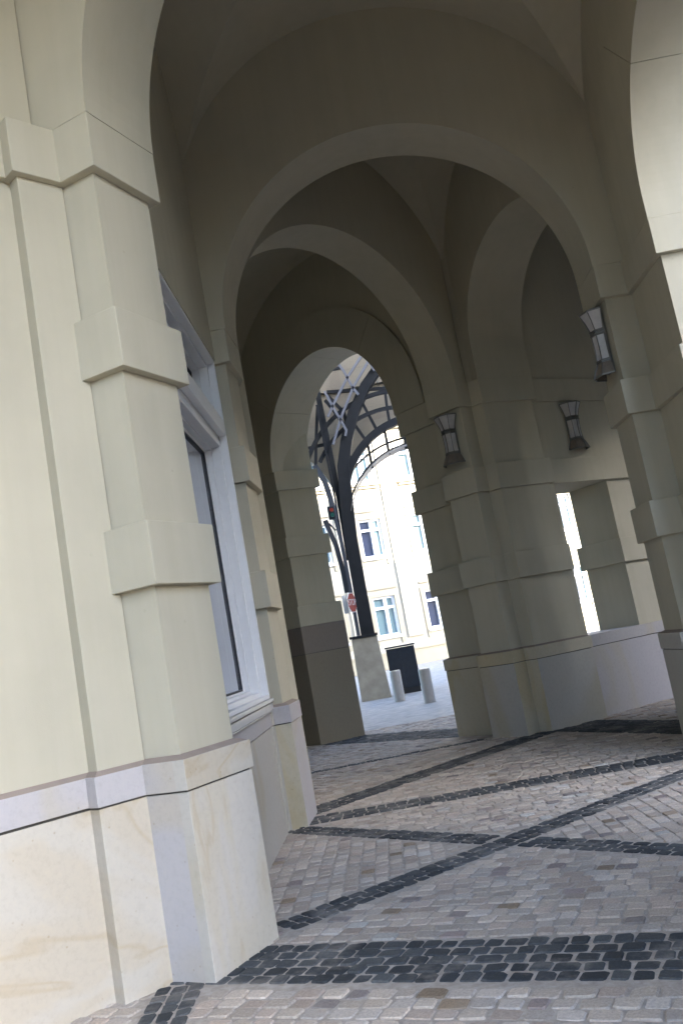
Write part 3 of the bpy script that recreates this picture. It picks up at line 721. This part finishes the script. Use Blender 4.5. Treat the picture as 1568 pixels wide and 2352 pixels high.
def lens(z, col, e, name):
    mm, nt, b_ = nmat(name, .3, .5); b_.inputs['Base Color'].default_value = (*col, 1); b_.inputs['Emission Color'].default_value = (*col, 1); b_.inputs['Emission Strength'].default_value = e
    m = MB(); vs = []; n = 20
    for y in (27.2, 27.17):
        for i in range(n): vs.append((-.86+.06*math.cos(2*PI*i/n), y, z+.06*math.sin(2*PI*i/n)))
    m.add(vs, [[i, (i+1) % n, n+(i+1) % n, n+i] for i in range(n)]+[list(range(n))[::-1], list(range(n, 2*n))]); m.build(name, mm, sl)
lens(5.88, (.24, .03, .02), .02, 'red_lens'); lens(5.72, (.01, .10, .085), 0, 'green_lens')

# gateway wall behind the steel column
BEIGE = stone('beige_gateway_stone', (.30, .262, .20), (.285, .247, .19), (.26, .22, .17), (.4, .4, .9), 9, .5)
YG = 28.6
gw = empty('stone_gateway', (-.5, YG, 0)); tag(gw, 'beige stone wall with twin arches behind the steel column', 'gateway')
kS = YG/YP
def gate_face():
    m = MB(); R = 2.55*kS; cz = 1.6+(5.87-1.6)*kS; top = 17
    for cx in (2.12*kS, -3.15*kS):
        f = arcpts(cx, R, cz, 0, 48)
        for y in (YG, YG+.9):
            n = len(f); vs = [(u, y, z) for u, z in f]+[(u, y, top) for u, z in f]
            m.add(vs, [[i, i+1, n+i+1, n+i] for i in range(n-1)])
        vs = [(u, YG, z) for u, z in f]+[(u, YG+.9, z) for u, z in f]; n = len(f); m.add(vs, [[i, i+1, n+i+1, n+i] for i in range(n-1)])
    xl, xr = -3.15*kS+R, 2.12*kS-R
    for a, b in ((xl, xr), (2.12*kS+R, 2.12*kS+R+.7), (-3.15*kS-R-4, -3.15*kS-R)): m.prism([(a, YG), (b, YG), (b, YG+.9), (a, YG+.9)], 0, top)
    return m
gf = gate_face().build('wall', BEIGE, gw, fixn=False)
m = MB()
for z in (7.8, 8.55, 9.25, 9.95, 10.65, 11.35, 12.05): m.box((0, YG-.002, z), 16, .006, .012)
# keep only joints above the arches' crowns or in the spandrel
m2 = MB()
for z in (7.85, 8.55):
    m2.box((-.53, YG-.002, z), 1.0 if z < 8 else 2.4, .006, .018)
for z in (9.25, 9.95, 10.65, 11.35, 12.05): m2.box((0, YG-.002, z), 14, .006, .018)
m2.build('joints', plain('beige_joint', (.27, .235, .185), .9, .1), gw)
m = MB(); m.box((0, YG-.06, 10.05), 14, .12, .16); m.build('cornice', BEIGE, gw)

# bright facade across the street
FAC = plain('pale_yellow_facade', (.56, .51, .41), .85, .2, var=.03, scale=1.2)
FMOU = plain('facade_moulding', (.45, .40, .295), .85, .2, var=.03, scale=2)
FWIN = plain('facade_window_frame', (.80, .81, .84), .4, .4, var=.02)
FGL = glassm('facade_glass', (.16, .24, .26), .08); FGD = glassm('facade_dark_glass', (.05, .06, .10), .05)
az = math.radians(68); fu = (math.sin(az), math.cos(az)); fn_ = (fu[1], -fu[0])   # fn_ faces the arcade
FO = (1.0, 54.0)
def FP(u, o): return along(along(FO, fu, u), fn_, o)
fb = empty('facade_building', (FO[0], FO[1], 0)); tag(fb, 'sunlit pale yellow building with white casement windows across the street', 'building')
def fbox(m, u0, u1, z0, z1, o0, o1): m.prism([FP(u0, o0), FP(u1, o0), FP(u1, o1), FP(u0, o1)], z0, z1)
cols = [-1.40+3.42*i for i in range(-3, 10)]; WW, rows = 1.46, [(1.95, 4.30), (6.72, 9.06), (11.4, 13.6), (16.0, 18.0)]
m = MB(); U0, U1 = -16, 34
us = [U0]+[x for c in cols for x in (c, c+WW)]+[U1]
for i in range(0, len(us), 2): fbox(m, us[i], us[i+1], 0, 21, -.5, 0)          # piers between windows
zs_ = [0]+[z for r in rows for z in r]+[21]
for c in cols:
    for i in range(0, len(zs_), 2): fbox(m, c, c+WW, zs_[i], zs_[i+1], -.5, -.001)
m.build('wall', FAC, fb)
m = MB(); fbox(m, U0, U1, 0, 21, -.9, -.52); m.build('back_wall', FAC, fb)
for c in cols:
    q = MB(); fbox(q, c+WW+.45, c+WW+1.5, 1.7, 21, 0, .12); q.build('pilaster', FAC, fb)
    q = MB(); fbox(q, c-.3, c+WW+.3, 10.95, 11.05, .121, .2); q.build('moulding', FMOU, fb)
for z0, z1, o in ((.0, .9, .10), (.9, 1.0, .16), (9.85, 9.90, .03), (10.2, 10.25, .03), (10.5, 10.55, .03), (10.85, 10.93, .06), (11.12, 11.3, .22), (14.6, 14.8, .25)):
    q = MB(); fbox(q, U0, U1, z0, z1, .0005, o); q.build('string_course', FMOU, fb)
for ci, c in enumerate(cols):
    for ri, (z0, z1) in enumerate(rows):
        q = MB(); mu = c+WW*.58; tr = z0+(z1-z0)*.72
        fbox(q, c, c+.13, z0, z1, -.30, -.08); fbox(q, c+WW-.13, c+WW, z0, z1, -.30, -.08)
        fbox(q, c+.13, c+WW-.13, z0, z0+.12, -.30, -.08); fbox(q, c+.13, c+WW-.13, z1-.12, z1, -.30, -.08)
        fbox(q, mu-.10, mu+.10, z0+.12, z1-.12, -.30, -.06)
        fbox(q, c+.13, mu-.10, tr-.08, tr+.08, -.29, -.04); fbox(q, mu+.10, c+WW-.13, tr-.08, tr+.08, -.29, -.04)
        w_ = q.build('window', FWIN, fb)
        q = MB(); fbox(q, c+.1, mu, z0+.1, z1-.1, -.24, -.22); q.build('pane', FGD if (ci+ri) % 3 == 1 else FGL, w_)
        q = MB(); fbox(q, mu, c+WW-.1, z0+.1, z1-.1, -.24, -.22); q.build('pane', FGL, w_)
        q = MB(); fbox(q, c-.12, c+WW+.12, z0-.16, z0, -.02, .14); q.build('sill', FWIN, w_)
        q = MB()
        fbox(q, c-.22, c-.003, z0-.5, z1+.2, .001, .07); fbox(q, c+WW+.003, c+WW+.22, z0-.5, z1+.2, .001, .07)
        fbox(q, c-.003, c+WW+.003, z1+.003, z1+.2, .001, .07); fbox(q, c-.22, c+WW+.22, z1+.45, z1+.55, .001, .09)
        q.build('surround', FMOU, w_)

# added blocks behind and right of the camera, unseen; they only shape the daylight
def add_daylight_block(a, b, h, label):
    root = tag(empty('daylight_block', (*a, 0)), label, 'building', 'unseen blocks added to shape the daylight')
    d = unit(a, b); L = math.hypot(b[0]-a[0], b[1]-a[1]); nn = (-d[1], d[0])
    m = MB(); m.prism([a, b, along(b, nn, 10), along(a, nn, 10)], 0, h); m.build('wall', PLAZA, root)
    m = MB(); c = along(a, nn, -.25); e = along(b, nn, -.25); m.prism([c, e, along(e, nn, .248), along(c, nn, .248)], h-1.1, h-.5); m.build('cornice', PLAZA, root)
    k = 0
    while 3+k*4 < L-2:
        for z in range(2, int(h)-4, 4):
            u = 2+k*4; p = along(along(a, d, u), nn, -.04); q = along(p, d, 1.6)
            m = MB(); m.prism([p, q, along(q, nn, .038), along(p, nn, .038)], z, z+2.4); m.build('window', FGD, root)
        k += 1
PLAZA = plain('daylight_block_plaster', (.36, .33, .28), .9, .15, var=.06, scale=1)
add_daylight_block((30, 34), (32, -34), 20, 'unseen block added on the right to hold back sun and low sky')
add_daylight_block((19, 36), (19.5, 10), 22, 'unseen tall block added right of the street to shade the gateway')
add_daylight_block((24, -36), (-26, -50), 9, 'unseen low block added behind the camera to cut the low sky')

# ------------------------------------------------------------------ light
el = math.radians(20); sdir = Vector((.85, -.53, 0)).normalized()*math.cos(el)+Vector((0, 0, math.sin(el)))
W = bpy.data.worlds.new('World'); S.world = W; W.use_nodes = True
nt = W.node_tree; bg = nt.nodes['Background']
sky = nt.nodes.new('ShaderNodeTexSky'); sky.sky_type = 'NISHITA'; sky.sun_disc = False
sky.sun_elevation = el; sky.sun_rotation = math.atan2(sdir.x, sdir.y)
sky.air_density = 1.0; sky.dust_density = 3.0; sky.ozone_density = 4.4
nt.links.new(sky.outputs['Color'], bg.inputs['Color']); bg.inputs['Strength'].default_value = .15
sl_ = bpy.data.lights.new('sun', 'SUN'); sl_.energy = 2.0; sl_.angle = math.radians(.5); sl_.color = (1, .95, .86)
so = bpy.data.objects.new('sun', sl_); COL.objects.link(so); so.rotation_euler = sdir.to_track_quat('Z', 'Y').to_euler(); so.location = (-20, -20, 40)

S.view_settings.view_transform = 'Standard'; S.view_settings.look = 'None'; S.view_settings.exposure = 3.3; S.view_settings.gamma = 1
S.render.engine = 'CYCLES'
C_ = S.cycles
C_.use_denoising = True
try: C_.denoiser = 'OPENIMAGEDENOISE'
except Exception: pass
C_.max_bounces = 12; C_.diffuse_bounces = 8; C_.glossy_bounces = 4; C_.transmission_bounces = 4
C_.sample_clamp_indirect = 8; C_.caustics_reflective = False; C_.caustics_refractive = False
